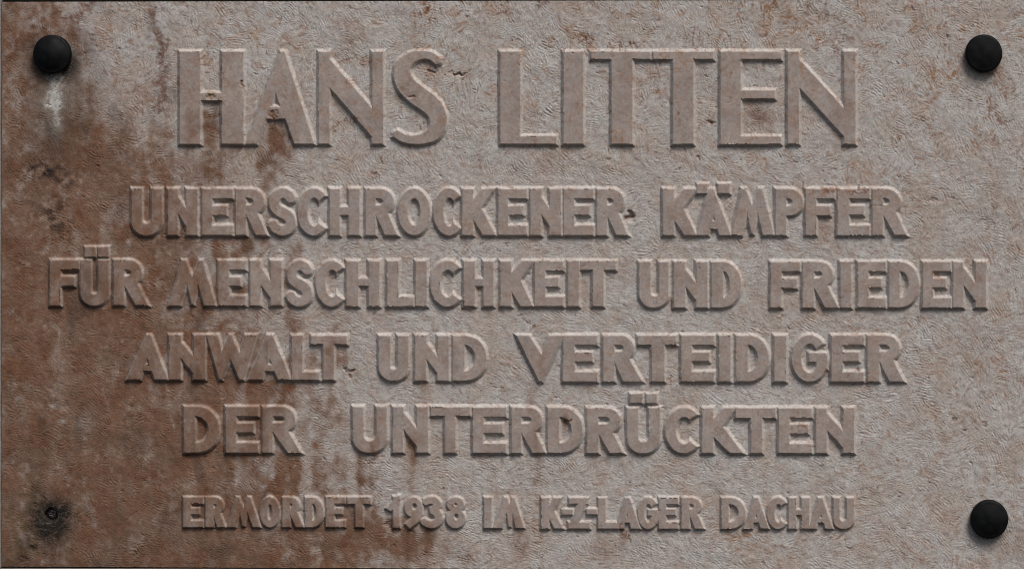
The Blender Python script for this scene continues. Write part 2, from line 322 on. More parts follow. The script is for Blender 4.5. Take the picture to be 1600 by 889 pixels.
def lic(seed, L, pre):
    src = blur(np.random.default_rng(seed).standard_normal((NY,NX)), pre)
    acc = src.copy(); jj, ii = np.meshgrid(np.arange(NY), np.arange(NX), indexing='ij')
    for sgn in (1,-1):
        px = ii.astype(np.float64); py = jj.astype(np.float64); ox = CA*sgn; oy = SA*sgn
        for k in range(L):
            px += ox; py += oy
            a = np.clip(np.rint(px).astype(np.int32),0,NX-1); c = np.clip(np.rint(py).astype(np.int32),0,NY-1)
            acc += src[c,a]*(1-(k/(L+1))**2)
            cx, cy = CA[c,a], SA[c,a]; sg = np.sign(cx*ox+cy*oy); sg[sg==0]=1
            ox, oy = cx*sg, cy*sg
    return acc/acc.std()
l1 = lic(31, 5, 0.3); l1 = blur(l1,0.35) - blur(l1, 1.35); l1 /= l1.std()
l2 = lic(32, 5, 0.8); l2 = l2 - blur(l2, 2.4); l2 /= l2.std()
l3 = lic(33, 6, 0.7); l3 -= blur(l3, 4); l3 /= l3.std()      # for the tint of single strokes only
print('tooling', time.time()-T0)
soft = fft_noise(41, 45); mid = fft_noise(42, 10); fine = fft_noise(43, 2.0)
amp = 0.85 + 0.25*fft_noise(44, 30)
amp = np.clip(amp, 0.35, 1.4)
near = sst(0, 12, DM)
border = sst(0, 9, X-xs[0])                        # smooth drafted margin at the left edge
vb = voronoi_angles(15, 23, True); vc = voronoi_angles(16, 40, True)
def comb(vt, seed, lam):
    vv, cx_, cy_ = vt
    a = (vv-0.5)*(spread*1.15+0.25) + 0.10 + 0.06*fft_noise(seed, 22)
    wx = X - cx_ + 1.8*fft_noise(seed+1, 24); wy = Y - cy_ + 1.8*fft_noise(seed+2, 24)
    u = (-np.sin(a)*wx + np.cos(a)*wy); q = np.cos(a)*wx + np.sin(a)*wy
    ph = 2*math.pi*u/(lam*(0.9+0.3*vv)) + 0.55*fft_noise(seed+3, 8) + 40*vv
    g = np.sin(ph); g = np.where(g > 0, 0.7*g, -np.abs(g)**1.4*1.1)
    return g*np.clip(0.75+0.55*fft_noise(seed+4, 8), 0.05, 1.6)
cb = comb(vb, 120, 3.35)*sst(-.6,.5,fft_noise(140,30)) + comb(vc, 130, 3.7)*sst(.5,-.6,fft_noise(140,30))
brk = np.clip(0.8+0.45*fft_noise(47, 6),0.1,1.7)
TOOL = ((-0.07*np.maximum(-l1-0.4,0)**1.3 + 0.025*l1)*brk + 0.01*l2 + 0.05*fine + 0.035*np.minimum(fft_noise(142,1.3)+.6,0) + 0.215*cb)*amp*(0.45+0.55*near)*(0.35+0.65*border)
GROUND = TOOL*1.35 + 0.30*soft + 0.16*mid + 0.03*fine - 0.25*(1-near)
FACEH = 0.05*fft_noise(45, 26) + 0.03*mid + 0.020*fine
FLANKH = 0.12*fft_noise(46, 8) + 0.02*fine + 0.02*l1
H = REL + GROUND*(1-FLANK) + FLANKH*FLANK*(1-FACE) + FACEH*FACE

# ------------------------------------------------------------------ masks: stains, veins, pits
def G(x, y, rx, ry, a=1.0, p=1.0):
    return a*np.exp(-(((X-x)/rx)**2 + ((Y-y)/ry)**2)**p)
def line(pts, wd, wob=2.0, seed=0):
    """soft distance mask of a wandering polyline"""
    wx = X + wob*WOBX; wy = Y + wob*WOBY
    d = np.full(X.shape, 1e9)
    for (ax, ay), (bx_, by_) in zip(pts[:-1], pts[1:]):
        vx, vy = bx_-ax, by_-ay; L2 = vx*vx+vy*vy
        tt = np.clip(((wx-ax)*vx+(wy-ay)*vy)/L2, 0, 1)
        d = np.minimum(d, np.hypot(wx-ax-tt*vx, wy-ay-tt*vy))
    return np.exp(-(d/wd)**2)
WOBX = fft_noise(51, 7); WOBY = fft_noise(52, 7)
big = fractal(61, 120); blot = fft_noise(62, 26); blot2 = fft_noise(63, 11); drip = fft_noise(64, 16, 95); gr = fft_noise(65, 3)
xb = np.interp(Y, [0,60,130,200,270,330,400,480,560,640,700,760,820,889],
                  [110,150,235,260,330,330,350,400,440,455,475,490,520,600])
st = np.interp(Y, [0,100,200,300,420,600,889], [0.60,0.64,0.80,0.95,1.0,1.02,1.10])
B = 0.92*st/(1+np.exp(-(xb - X + 36*blot + 24*drip + 10*blot2)/56))
B0_ = 0.64*st/(1+np.exp(-(xb - 30 - X)/40))
STR = np.zeros(X.shape)
for g in [(437,222,20,38,.75),(408,250,14,28,.5),(368,235,12,30,.5),(330,195,14,34,.5),(290,430,30,50,.35),(255,350,40,34,.3),
          (390,395,22,20,.4),(455,395,14,28,.3),(465,505,18,22,.3),(430,600,34,22,.35),(400,620,12,60,.3),(325,735,30,46,.4),(455,735,24,40,.55),
          (497,700,10,30,.3),(568,735,12,46,.6),(590,690,9,30,.35),(645,725,10,48,.5),(640,690,8,18,.4),(600,840,70,34,.65),(560,815,26,30,.5),(655,850,28,36,.5),
          (720,860,30,24,.2),(836,710,12,70,.38),(828,640,9,30,.2),(812,845,16,34,.42),(800,812,8,14,.35),(945,862,22,18,.32),(1005,850,30,30,.15),
          (975,835,7,18,.5),(850,565,11,24,.4),(662,600,9,18,.3),(662,560,5,18,.25),(700,560,9,16,.2),(880,690,10,20,.2),(884,655,6,14,.5),(1120,770,20,30,.15),
          (1190,190,26,22,.38),(1100,120,30,30,.2),(1180,180,14,20,.2),(545,60,22,40,.15),(540,170,16,16,.2),(860,250,22,20,.2),(700,350,20,20,.15),(770,365,26,12,.2),
          (1285,360,14,30,.25),(1330,420,10,10,.3),(1395,330,20,40,.12),(1290,480,10,8,.3),(1320,650,20,20,.1),(1550,330,30,60,.18),(1520,520,30,60,.14),(1590,850,20,30,.25),
          (1210,440,8,10,.2),(640,60,16,36,.18),(1000,270,40,14,.15),(120,260,110,50,.18),(60,430,60,80,.1),(250,690,60,60,.12)]:
    q_ = G(*g)*(1.0+0.28*np.clip(drip+0.5*blot2,-1.2,1.2)); B += 1.1*q_; STR = STR + q_*(g[4] > .3)
for g in [(190,90,46,60,.42),(165,60,40,30,.25),(235,195,30,26,.12),(350,760,30,16,.3),(250,632,22,9,.45),(215,640,8,6,.3),(470,690,22,40,.45),(385,740,22,30,.25),(310,395,20,12,.2),
          (488,440,14,60,.25),(230,690,26,14,.25),(1480,770,10,14,.1),(300,760,26,14,.2),(90,670,30,14,.15),(480,800,18,26,.25),(405,520,14,50,.2),(160,590,30,14,.1)]:
    B -= G(*g)*(0.8+0.3*blot2)
B = B*(1 + 0.10*blot2 + 0.14*fft_noise(161, 24, 42) + 0.07*gr)
B = B + G(40,60,70,60,.35)*(1+.3*blot2)
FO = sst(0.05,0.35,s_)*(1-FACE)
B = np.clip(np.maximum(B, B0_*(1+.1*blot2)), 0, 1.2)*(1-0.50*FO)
STR = np.clip(STR, 0, 1)
# small orange-brown clouds over the pale part
O = sst(0.7, 1.9, fft_noise(71, 20)+0.75*fft_noise(72, 8)+0.35*gr)*0.75*(0.55+0.45*sst(300,60,Y)+0.25*sst(1250,1500,X))
for g in [(905,60,16,16,.6),(1083,60,16,14,.55),(1290,65,20,14,.4),(1250,45,40,20,.5),(1200,15,16,14,.5),(665,20,9,20,.9),(640,65,16,16,.3),(1560,100,20,30,.15),(1020,120,24,22,.4),
          (1365,80,14,22,.35),(1490,100,40,40,.28),(1500,250,40,30,.2),(1440,200,40,30,.2),(1160,835,50,22,.4),(1310,835,24,22,.35),(1080,560,10,10,.1),(760,20,40,20,.25),
          (900,10,40,14,.2),(1000,200,30,16,.3),(960,215,24,10,.25),(1340,270,60,30,.25),(1200,260,30,20,.2),(1560,560,30,30,.25),(1290,300,40,8,.3),(1450,170,18,20,.2),(30,225,30,60,.45),(15,150,16,60,.5)]:
    O += 1.75*G(*g)*np.clip(0.6+0.6*blot2+0.5*gr, 0, 1.6)
O = O*(0.75+0.3*np.clip(l3,-2,2)) + 0.22*STR
# veins and cracks
V = np.zeros(X.shape); CR = np.zeros(X.shape)
for pts, wd, a, dep in [([(235,14),(240,44),(257,72),(254,112),(250,170)],5,.6,.2),([(74,4),(96,27),(116,36),(138,12)],4.5,.6,.2),([(106,40),(112,60),(128,78)],9,.5,.1),
        ([(958,66),(968,70),(976,78),(984,68),(996,72)],1.8,1,.6),([(1258,5),(1268,14),(1290,24),(1320,34)],2.0,.8,.3),([(1156,8),(1154,26),(1160,32)],2,.9,.4),([(1320,55),(1312,66),(1306,80)],2,.8,.4),
        ([(915,52),(922,60),(922,76)],1.8,1,.7),([(530,100),(560,92),(590,94)],1.6,.6,.4),([(516,205),(535,190),(556,186)],1.8,.9,.6),([(1322,298),(1336,302),(1344,296),(1356,292)],1.7,1,.9),
        ([(1395,306),(1420,312),(1445,314)],1.4,.3,.4),([(312,193),(322,186),(335,180),(345,182)],1.4,.9,.5),([(620,178),(632,155),(634,150)],1.5,.6,.3),([(628,138),(640,150),(650,156)],2.2,.8,.5),
        ([(1050,150),(1056,180),(1062,190)],1.2,.7,.3),([(955,150),(952,175)],1.4,.7,.3),([(1108,190),(1114,198),(1118,190)],2,.9,.8),([(700,114),(718,118),(735,116)],1.9,.35,1.2),
        ([(1390,822),(1403,816),(1414,824),(1428,828)],1.2,.1,.8),([(1545,155),(1555,180),(1566,192),(1582,190)],2.4,.8,.1),([(20,80),(8,130),(18,200)],5,.4,.1),([(1375,595),(1350,586)],1.4,.4,.4),
        ([(820,810),(835,822),(845,840)],1.6,.5,.8),([(675,790),(668,860)],6,.15,0),([(970,815),(975,835),(985,842)],2.4,.9,.8),([(312,395),(330,380),(350,375)],4,.3,.1),([(1020,95),(1030,120),(1018,130)],2,.6,.3),
        ([(780,24),(792,18),(800,24)],2,.8,.4),([(845,7),(852,3),(860,5)],2,.8,.3),([(1480,60),(1482,66)],2,1,.4),([(930,385),(938,395)],1,.4,.2),([(230,440),(226,452),(234,462)],6,.5,.1),([(228,390),(255,400)],5,.4,.1)]:
    m = line(pts, wd, 3.0)
    V = np.maximum(V, a*m); CR += dep*line(pts, max(wd*0.55,1.0), 3.0)
# wandering hair veins from the zero lines of a noise field
z = fft_noise(81, 34) + 0.35*fft_noise(82, 9); gate = sst(0.8, 1.5, fft_noise(83, 30)+0.3*blot2+0.5*sst(260,60,Y)+0.3*sst(700,1300,X))
V = np.maximum(V, 0.75*np.exp(-(z/0.05)**2)*gate)
CR += 0.35*np.exp(-(z/0.035)**2)*gate
for x_, y_, rx_, ry_, a_ in [(667,16,7,15,1),(915,62,14,11,.9),(988,70,13,6,.9),(1083,60,12,11,.8),(1262,12,9,12,.7),(1296,26,20,7,.7),(790,20,9,6,.7),(851,5,12,5,.7),(1330,60,8,8,.5),(1306,76,7,12,.7),
        (1214,8,14,8,.6),(905,110,5,12,.25),(1290,297,34,5,.6),(1108,191,7,6,.8),(545,190,12,6,.7),(520,204,10,7,.5),(1168,18,8,20,.4),(655,24,20,14,.4),(560,95,26,5,.45),(586,270,5,7,.6),(600,270,6,7,.4),(672,113,12,7,.7),(640,150,16,10,.6),(665,205,5,6,.6)]:
    V = np.maximum(V, a_*G(x_,y_,rx_,ry_)*np.clip(0.45+0.55*gr+0.5*blot2, 0, 1.3))
# pits: a few named by eye plus a scatter
rp = np.random.default_rng(9)
PITS = [(716,117,9,2.2,3.0),(986,338,6,7.5,5.5),(980,342,8,4,2.5),(549,579,6,3,2.6),(545,586,5,3,2.0),(541,578,4,3,1.6),(329,150,6,5,2.4),(428,180,7,4,2.4),(380,134,2.2,7,1.8),(379,128,2,3,1.5),
        (644,152,6,2.5,1.8),(672,112,5,3,2.2),(678,113,5,2,1.8),(1112,193,5,5,2.5),(896,83,1.6,1.6,1.6),(1480,60,2,3,2),(1402,100,2,3,1.5),(52,857,6,6,2.2),(36,875,8,4,1.2),(1342,293,4,2,1.6),
        (604,818,5,3,2.0),(609,821,3,2,1.5),(1290,835,3,2,1),(586,272,2.6,2.6,1.5),(597,250,2.5,5,1.6),(1090,247,3,3,1.6),(952,250,2.4,3,1.2),(890,655,4,2.2,1.8),(884,658,3,3,1.5),(1140,152,2.2,1.6,1.2),
        (1375,320,10,1.6,1.2),(1455,312,9,1.6,1.3),(1340,578,4,2,1.6),(1270,590,2,2,1.0),(1450,590,3,2,1.2),(1518,590,3,2,1.2),(1490,655,6,2.5,1.5),(1540,662,4,2,1.3),(295,714,5,3,1.8),(320,715,3,2,1.2)]
for _ in range(620):
    x, y = rp.uniform(8,1640), rp.uniform(6,882)
    PITS.append((x, y, rp.uniform(1.2,3.6), rp.uniform(0.9,1.9), rp.uniform(0.35,1.3)))
PC = np.zeros(X.shape)
for x, y, rx, ry, dep in PITS:
    R_ = max(rx,ry)*3+4
    i0 = max(int((x-R_-xs[0])/STEP),0); i1 = min(int((x+R_-xs[0])/STEP)+2,NX); j0 = max(int((y-R_-4)/STEP),0); j1 = min(int((y+R_)/STEP)+2,NY)
    s = (slice(j0,j1),slice(i0,i1)); th = rp.uniform(-.4,.4) if rx < 6 else 0
    dx = X[s]-x+1.4*WOBX[s]; dy = Y[s]-y+1.4*WOBY[s]; u = dx*math.cos(th)+dy*math.sin(th); q = -dx*math.sin(th)+dy*math.cos(th)
    m = np.exp(-((u/rx)**2+(q/ry)**2)**1.5)
    sm = FACE[s]
    if dep < 1.31: m = m*(1-0.55*sm)
    H[s] -= dep*m; PC[s] = np.maximum(PC[s], m*min(1,dep/1.6))
H -= CR*(1-0.3*FACE)
# crusty broken lump on the H bar and chip at the A bar
for x, y, r in [(329,149,6),(430,181,5)]:
    m = G(x,y,r,r); H += m*1.0*np.clip(blot2*0.4+gr*0.7,-1,1.2)
CRUST = G(329,149,7,7)+0.6*G(432,179,9,5)
# drill hole of the missing cap
dh = np.hypot(X-79.5, Y-803.5) + 0.4*WOBX
H -= 14*sst(11.0, 8.6, dh) + 0.8*sst(20, 9, dh)
# dark moss and iron stains, and other darker patches
Dk = 1.35*G(80,809,35,33,1,1.5)*(0.86+0.10*blot2) + .35*G(78,845,20,30) + 0.5*G(52,857,7,6)+.4*G(36,876,14,7)
Dk += 0.85*G(93,101,31,30,1,1.7) + 0.55*G(60,100,26,30) + .45*G(60,72,16,14)+.3*G(118,100,14,40) + .40*G(85,175,48,60) + 0.3*G(80,240,45,30)
Dk += (.55*G(80,270,34,16)+.6*G(84,330,22,22)+.45*G(105,285,16,8)+.5*G(60,265,12,9)+.35*G(90,355,16,12))*np.clip(0.5+0.9*blot2+.3*gr,0,1.5)
Dk = np.where(np.hypot(X-80,Y-808)<60, Dk*(1+.12*gr), Dk)
Dk += .25*G(150,440,24,20)+.2*G(40,889,300,12)
for (cx, cy) in [(1538,98),(1545,822)]: Dk += .30*G(cx,cy,28,26) + .12*G(cx+4,cy+30,30,24)  # darker rounds behind and just below the two right-hand caps
Dk += .12*sst(700,0,X)*sst(500,889,Y)
Dk += 0.30*sst(1.0,2.2,fft_noise(91,30,60))*(X<420)
Wt = (line([(84,114),(86,135),(84,158)],9.5,2.0)*1.1 + .8*G(82,160,17,15) + .6*line([(86,160),(88,192)],5,2.0) + .2*G(86,200,14,24))*np.clip(.8+.15*l3+.2*gr+.15*blot2,0.1,1.4)
Wt *= sst(104,118,Y)
Wt += .30*line([(1546,845),(1550,889)],9,3)*np.clip(.6+.6*l3,0,1.3)+.35*G(1497,774,7,11)+ .5*G(83,634,6,5)+.45*G(98,658,5,4)
Wt += 0.35*sst(3.6,0.2,X)                       # worn pale arris at the left edge
Gn = (.6*G(52,790,16,44)+.5*G(40,830,22,40)+.45*G(112,800,20,40)+.3*G(85,850,30,26)+.35*G(95,150,44,60)+.25*G(1548,850,18,16)+.3*G(25,850,20,60)+.2*G(230,455,20,20))*np.clip(.7+.5*blot2,0,1.4)
RR = (0.9*line([(235,14),(240,44),(257,72),(254,112),(250,170)],9,3.0)+.6*line([(74,4),(96,27),(116,36),(138,12)],8,3)+.5*G(115,60,20,22)+.35*G(45,60,50,24)+.35*G(437,215,18,40)+.3*G(110,55,60,20))
print('masks', time.time()-T0)

# ------------------------------------------------------------------ stone material
def newmat(name):
    m = bpy.data.materials.new(name); m.use_nodes = True; t = m.node_tree; t.nodes.clear()
    return m, t, (lambda k, **p: _n(t, k, p))
def _n(t, k, p):
    x = t.nodes.new(k)
    for a, c in p.items(): setattr(x, a, c)
    return x
class NB:
    def __init__(s, t): s.t = t
    def n(s, k, **p): return _n(s.t, k, p)
    def l(s, a, c): s.t.links.new(a, c)
    def noise(s, scale, detail=4, rough=.55, vec=None, dist=0):
        x = s.n('ShaderNodeTexNoise'); x.inputs['Scale'].default_value = scale; x.inputs['Detail'].default_value = detail
        x.inputs['Roughness'].default_value = rough; x.inputs['Distortion'].default_value = dist
        if vec is not None: s.l(vec, x.inputs['Vector'])
        return x.outputs['Fac']
    def mix(s, fac, a, c, mode='MIX'):
        x = s.n('ShaderNodeMix', data_type='RGBA', blend_type=mode)
        for i, q in ((0, fac), (6, a), (7, c)):
            if hasattr(q, 'links'): s.l(q, x.inputs[i])
            else: x.inputs[i].default_value = q if i == 0 else (*q, 1)
        return x.outputs[2]
    def m(s, op, a, c=0.0, clamp=False):
        x = s.n('ShaderNodeMath', operation=op, use_clamp=clamp)
        for i, q in ((0, a), (1, c)):
            if hasattr(q, 'links'): s.l(q, x.inputs[i])
            else: x.inputs[i].default_value = q
        return x.outputs[0]
    def rng(s, v_, a, c, d=0, e=1):
        x = s.n('ShaderNodeMapRange'); s.l(v_, x.inputs[0])
        for i, q in ((1,a),(2,c),(3,d),(4,e)): x.inputs[i].default_value = q
        return x.outputs[0]

def stone_material(name, masks=True, tint=1.0):
    m, t, _ = newmat(name); q = NB(t)
    pos = q.n('ShaderNodeNewGeometry').outputs['Position']
    pale = (0.470*tint, 0.450*tint, 0.430*tint); warm = (0.390*tint, 0.310*tint, 0.245*tint); pink = (0.345*tint, 0.275*tint, 0.255*tint)
    n1 = q.rng(q.noise(13, 6, .66, pos), .44, .60); n2 = q.rng(q.noise(48, 6, .7, pos), .46, .62); n3 = q.rng(q.noise(160, 3, .6, pos), .3, .7)
    c = q.mix(q.m('MULTIPLY', n1, .60), pale, warm); c = q.mix(q.m('MULTIPLY', n2, .50), c, pink)
    c = q.mix(q.rng(q.noise(27, 6, .7, pos, .4), .52, .66, 0, .55), c, (0.52*tint,0.525*tint,0.525*tint))
    if masks:
        fl_ = q.n('ShaderNodeAttribute', attribute_name='surface').outputs['Alpha']
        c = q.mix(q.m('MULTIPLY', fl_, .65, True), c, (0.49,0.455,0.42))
        at = q.n('ShaderNodeAttribute', attribute_name='stain'); a2 = q.n('ShaderNodeAttribute', attribute_name='wear')
        s1 = q.n('ShaderNodeSeparateColor'); s2 = q.n('ShaderNodeSeparateColor')
        q.l(at.outputs['Color'], s1.inputs[0]); q.l(a2.outputs['Color'], s2.inputs[0])
        a3 = q.n('ShaderNodeAttribute', attribute_name='surface'); s3 = q.n('ShaderNodeSeparateColor'); q.l(a3.outputs['Color'], s3.inputs[0])
        brown, orange, vein = s1.outputs; dark, white, green = s2.outputs; face, red, crust = s3.outputs
        # dressed faces: smoother, warmer, clouded
        fc = q.mix(q.rng(q.noise(24, 6, .62, pos, .6), .38, .62), (0.262,0.200,0.172), (0.375,0.305,0.264))
        fc = q.mix(q.rng(q.noise(55, 6, .7, pos, .8), .48, .64, 0, .7), fc, (0.335,0.300,0.290))
        fc = q.mix(q.rng(q.noise(90, 6, .7, pos, 1.2), .58, .70, 0, .55), fc, (0.20,0.135,0.10))
        fc = q.mix(q.rng(q.noise(420, 3, .6, pos), .66, .74, 0, .6), fc, (0.11,0.07,0.05))
        c = q.mix(q.m('MULTIPLY', face, .80), c, fc)
        c = q.mix(q.m('MULTIPLY', orange, .62, True), c, (0.30,0.145,0.068))
        bn = q.mix(q.rng(q.noise(55, 5, .65, pos), .38, .62), (0.125,0.048,0.021), (0.175,0.082,0.042))
        bn = q.mix(q.rng(q.noise(14, 4, .6, pos), .45, .62), bn, (0.135,0.078,0.052))
        vm = q.n('ShaderNodeVectorMath', operation='MULTIPLY'); q.l(pos, vm.inputs[0]); vm.inputs[1].default_value = (1.1, 1, .75)
        run = vm.outputs[0]      # rain streaks run downwards
        keep = q.rng(face, 0, 1, 1.0, .74)
        mid_ = q.mix(q.rng(q.noise(20, 6, .68, run), .38, .62), (0.200,0.108,0.066), (0.262,0.180,0.138))
        c = q.mix(q.m('MULTIPLY', q.m('MULTIPLY', brown, 1.25), q.m('MULTIPLY', keep, q.rng(n3, 0, 1, .80, .98)), True), c, mid_)
        deep = q.m('MULTIPLY', q.rng(brown, .30, .92), q.rng(q.noise(24, 7, .70, run, .3), .40, .60, .25, 1.0))
        c = q.mix(q.m('MULTIPLY', deep, q.rng(face, 0, 1, .92, .50), True), c, bn)
        c = q.mix(q.m('MULTIPLY', red, q.rng(n3, 0, 1, .35, .8), True), c, (0.085,0.028,0.018))
        c = q.mix(q.m('MULTIPLY', vein, q.rng(q.noise(90, 4, .6, pos), .35, .6, .5, 1.0), True), c, (0.15,0.058,0.022))
        c = q.mix(q.m('MULTIPLY', green, .55, True), c, (0.090,0.075,0.028))
        c = q.mix(q.m('MULTIPLY', dark, .93, True), c, (0.017,0.013,0.010))
        c = q.mix(q.m('MULTIPLY', white, .85, True), c, (0.50,0.49,0.455))
        c = q.mix(q.m('MULTIPLY', crust, .7, True), c, (0.26,0.20,0.12))
        gk = q.m('SUBTRACT', 1.0, q.rng(face, 0, 1, 0, .75))
        gr_ = q.m('MULTIPLY', q.rng(at.outputs['Alpha'], .55, 1.1), gk)
        c = q.mix(q.m('MULTIPLY', gr_, .68, True), c, q.mix(.5, (0.16,0.105,0.078), c, 'MULTIPLY') if False else (0.17,0.125,0.10))
        gk = q.m('MULTIPLY', gk, q.rng(dark, 0, .6, 1, 0)); lt_ = q.m('MULTIPLY', q.rng(at.outputs['Alpha'], .38, .02), gk)
        c = q.mix(q.m('MULTIPLY', lt_, q.rng(brown, .1, .7, .30, .05), True), c, (0.60,0.59,0.58))
    # fine crystalline speckle
    sp = q.m('MULTIPLY', q.rng(q.noise(700, 2, .7, pos), .3, .7, .84, 1.14), q.rng(q.noise(230, 3, .7, pos), .3, .7, .84, 1.14))
    hs = q.n('ShaderNodeHueSaturation'); q.l(sp, hs.inputs['Value']); q.l(c, hs.inputs['Color'])
    b_ = q.n('ShaderNodeBsdfPrincipled'); q.l(hs.outputs[0], b_.inputs['Base Color'])
    b_.inputs['Roughness'].default_value = .78; b_.inputs['Specular IOR Level'].default_value = .28
    bp = q.n('ShaderNodeBump'); bp.inputs['Strength'].default_value = .35; bp.inputs['Distance'].default_value = .0006
    q.l(q.noise(900, 3, .7, pos), bp.inputs['Height']); q.l(bp.outputs[0], b_.inputs['Normal'])
    o = q.n('ShaderNodeOutputMaterial'); q.l(b_.outputs[0], o.inputs[0])
    return m
STONE = stone_material('limestone'); WALLSTONE = stone_material('surround_stone', False, .55)

def tag(o, label=None, cat=None, group=None, kind=None):
    for k, q in (('label',label),('category',cat),('group',group),('kind',kind)):
        if q: o[k] = q
    return o

# ------------------------------------------------------------------ the plaque: one root, slab and letters cut from the same relief
root = bpy.data.objects.new('memorial_plaque', None); COL.objects.link(root); root.location = (0, 0, WZ(889))
tag(root, 'weathered pale limestone memorial plaque with raised German inscription and rusty brown stains', 'plaque')
PTS = np.stack([WX(X), -H/1000.0, WZ(Y)], -1).reshape(-1, 3)
GRAIN = 0.5 + 0.21*(0.75*l3 + 0.55*fft_noise(141, 2.4))
ATT = {'stain': np.stack([B, O, np.maximum(V, PC*.85), GRAIN], -1), 'wear': np.stack([Dk, Wt, Gn, np.ones_like(B)], -1),
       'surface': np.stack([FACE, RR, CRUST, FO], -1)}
ATT = {k: np.clip(a, 0, 1.3).reshape(-1, 4).astype(np.float32) for k, a in ATT.items()}
jj, ii = np.meshgrid(np.arange(NY-1), np.arange(NX-1), indexing='ij')
v0 = (jj*NX + ii)
QUAD = np.stack([v0, v0+NX, v0+NX+1, v0+1], -1).reshape(-1, 4)
idc = np.maximum.reduce([ID[:-1,:-1], ID[1:,:-1], ID[:-1,1:], ID[1:,1:]])
idc = idc.reshape(-1)
order = np.argsort(idc, kind='stable'); cuts = np.searchsorted(idc[order], np.arange(n+2))
def relief_mesh(name, cells, origin, extra=None):
    q = QUAD[cells]; u, inv = np.unique(q, return_inverse=True); inv = inv.reshape(-1, 4)
    me = bpy.data.meshes.new(name); co = PTS[u] - origin
    nv, nf = len(u), len(q); faces = inv.reshape(-1)
    if extra is not None:
        ev, ef = extra; co = np.concatenate([co, ev - origin]); faces = np.concatenate([faces, (ef + nv).reshape(-1)]); nf += len(ef)
    me.vertices.add(len(co)); me.vertices.foreach_set('co', co.astype(np.float32).reshape(-1))
    me.loops.add(nf*4); me.loops.foreach_set('vertex_index', faces.astype(np.int32))
    me.polygons.add(nf); me.polygons.foreach_set('loop_start', np.arange(nf, dtype=np.int32)*4)
    me.update(calc_edges=True)
    for k, a in ATT.items():
        at = me.attributes.new(k, 'FLOAT_COLOR', 'POINT'); d = a[u]
        if len(co) > nv: d = np.concatenate([d, np.repeat(d[:1]*0+np.array([[.3,.1,0,1]], np.float32), len(co)-nv, 0)])
        at.data.foreach_set('color', d.reshape(-1))
    me.materials.append(STONE)
    return me
def child(name, me, origin, parent, label=None):
    o = bpy.data.objects.new(name, me); COL.objects.link(o); o.parent = parent
    o.location = Vector(origin) - Vector(WORLD[parent.name]); WORLD[o.name] = tuple(origin)
    if label: o['label'] = label
    return o
WORLD = {root.name: tuple(root.location)}
# sides and back of the slab, 40 mm thick
P3 = PTS.reshape(NY, NX, 3); BK = 0.040
def strip(a):
    bck = a.copy(); bck[:,1] = BK; m = len(a); vv = np.concatenate([a, bck]); k = np.arange(m-1)
    return vv, np.stack([k, k+1, k+1+m, k+m], -1)
ev, ef, off = [], [], 0
for a in (P3[0], P3[:,-1], P3[-1][::-1], P3[:,0][::-1]):
    vv, ff = strip(a); ev.append(vv); ef.append(ff+off); off += len(vv)
bk = P3[[0,0,-1,-1],[0,-1,-1,0]].copy(); bk[:,1] = BK; ev.append(bk); ef.append(np.array([[0,1,2,3]])+off)
child('slab', relief_mesh('slab', order[cuts[0]:cuts[1]], np.array([0,0,WZ(889)]), (np.concatenate(ev), np.concatenate(ef))), (0,0,WZ(889)), root)
objs = {}
for kind, lab, i, par, (cx, cy) in LET:
    cells = order[cuts[i]:cuts[i+1]]
    if len(cells) == 0: print('EMPTY', lab); continue
    og = (WX(cx), 0.0, WZ(cy))
    objs[i] = child(kind, relief_mesh(kind, cells, np.array(og)), og, objs[par] if par else root, lab)
print('meshes', time.time()-T0)

# ------------------------------------------------------------------ wall around the plaque
def boxes(name, bs, mat):
    V_, F_ = [], []
    for (x0,x1,y0,y1,z0,z1) in bs:
        k = len(V_); V_ += [(x,y,z) for x in (x0,x1) for y in (y0,y1) for z in (z0,z1)]
        F_ += [tuple(k+i for i in f) for f in ((0,1,3,2),(4,6,7,5),(0,4,5,1),(2,3,7,6),(0,2,6,4),(1,5,7,3))]
    me = bpy.data.meshes.new(name); me.from_pydata(V_, [], F_); me.materials.append(mat)
    o = bpy.data.objects.new(name, me); COL.objects.link(o); return o
wall = boxes('wall', [(-1.35,1.35,0.041,0.12,-0.85,0.85),
                      (-1.35,WX(2.0),-0.0005,0.0405,WZ(885.9),WZ(-7)), (WX(1645),1.35,-0.0005,0.0405,WZ(892.5),WZ(-7)),
                      (-1.35,1.35,-0.0012,0.0405,-0.85,WZ(893.2)), (-1.35,1.35,-0.001,0.0405,WZ(-7),0.85)], WALLSTONE)
# sloping top bed of the stone below: a wedge that follows the plaque's bottom edge
me = bpy.data.meshes.new('lower_bed')
wv = [(-1.35,-0.003,WZ(885.4)),(WX(1645),-0.003,WZ(892.2)),(WX(1645),-0.003,WZ(893.15)),(-1.35,-0.003,WZ(893.15))]
wv = wv + [(a,0.0405,c) for a,_,c in wv]
me.from_pydata(wv, [], [(0,3,2,1),(4,5,6,7),(0,1,5,4),(1,2,6,5),(2,3,7,6),(3,0,4,7)]); me.materials.append(WALLSTONE)
lb = bpy.data.objects.new('lower_bed', me); COL.objects.link(lb); lb.parent = wall
tag(wall, 'pale stone wall surrounding the plaque', kind='structure')

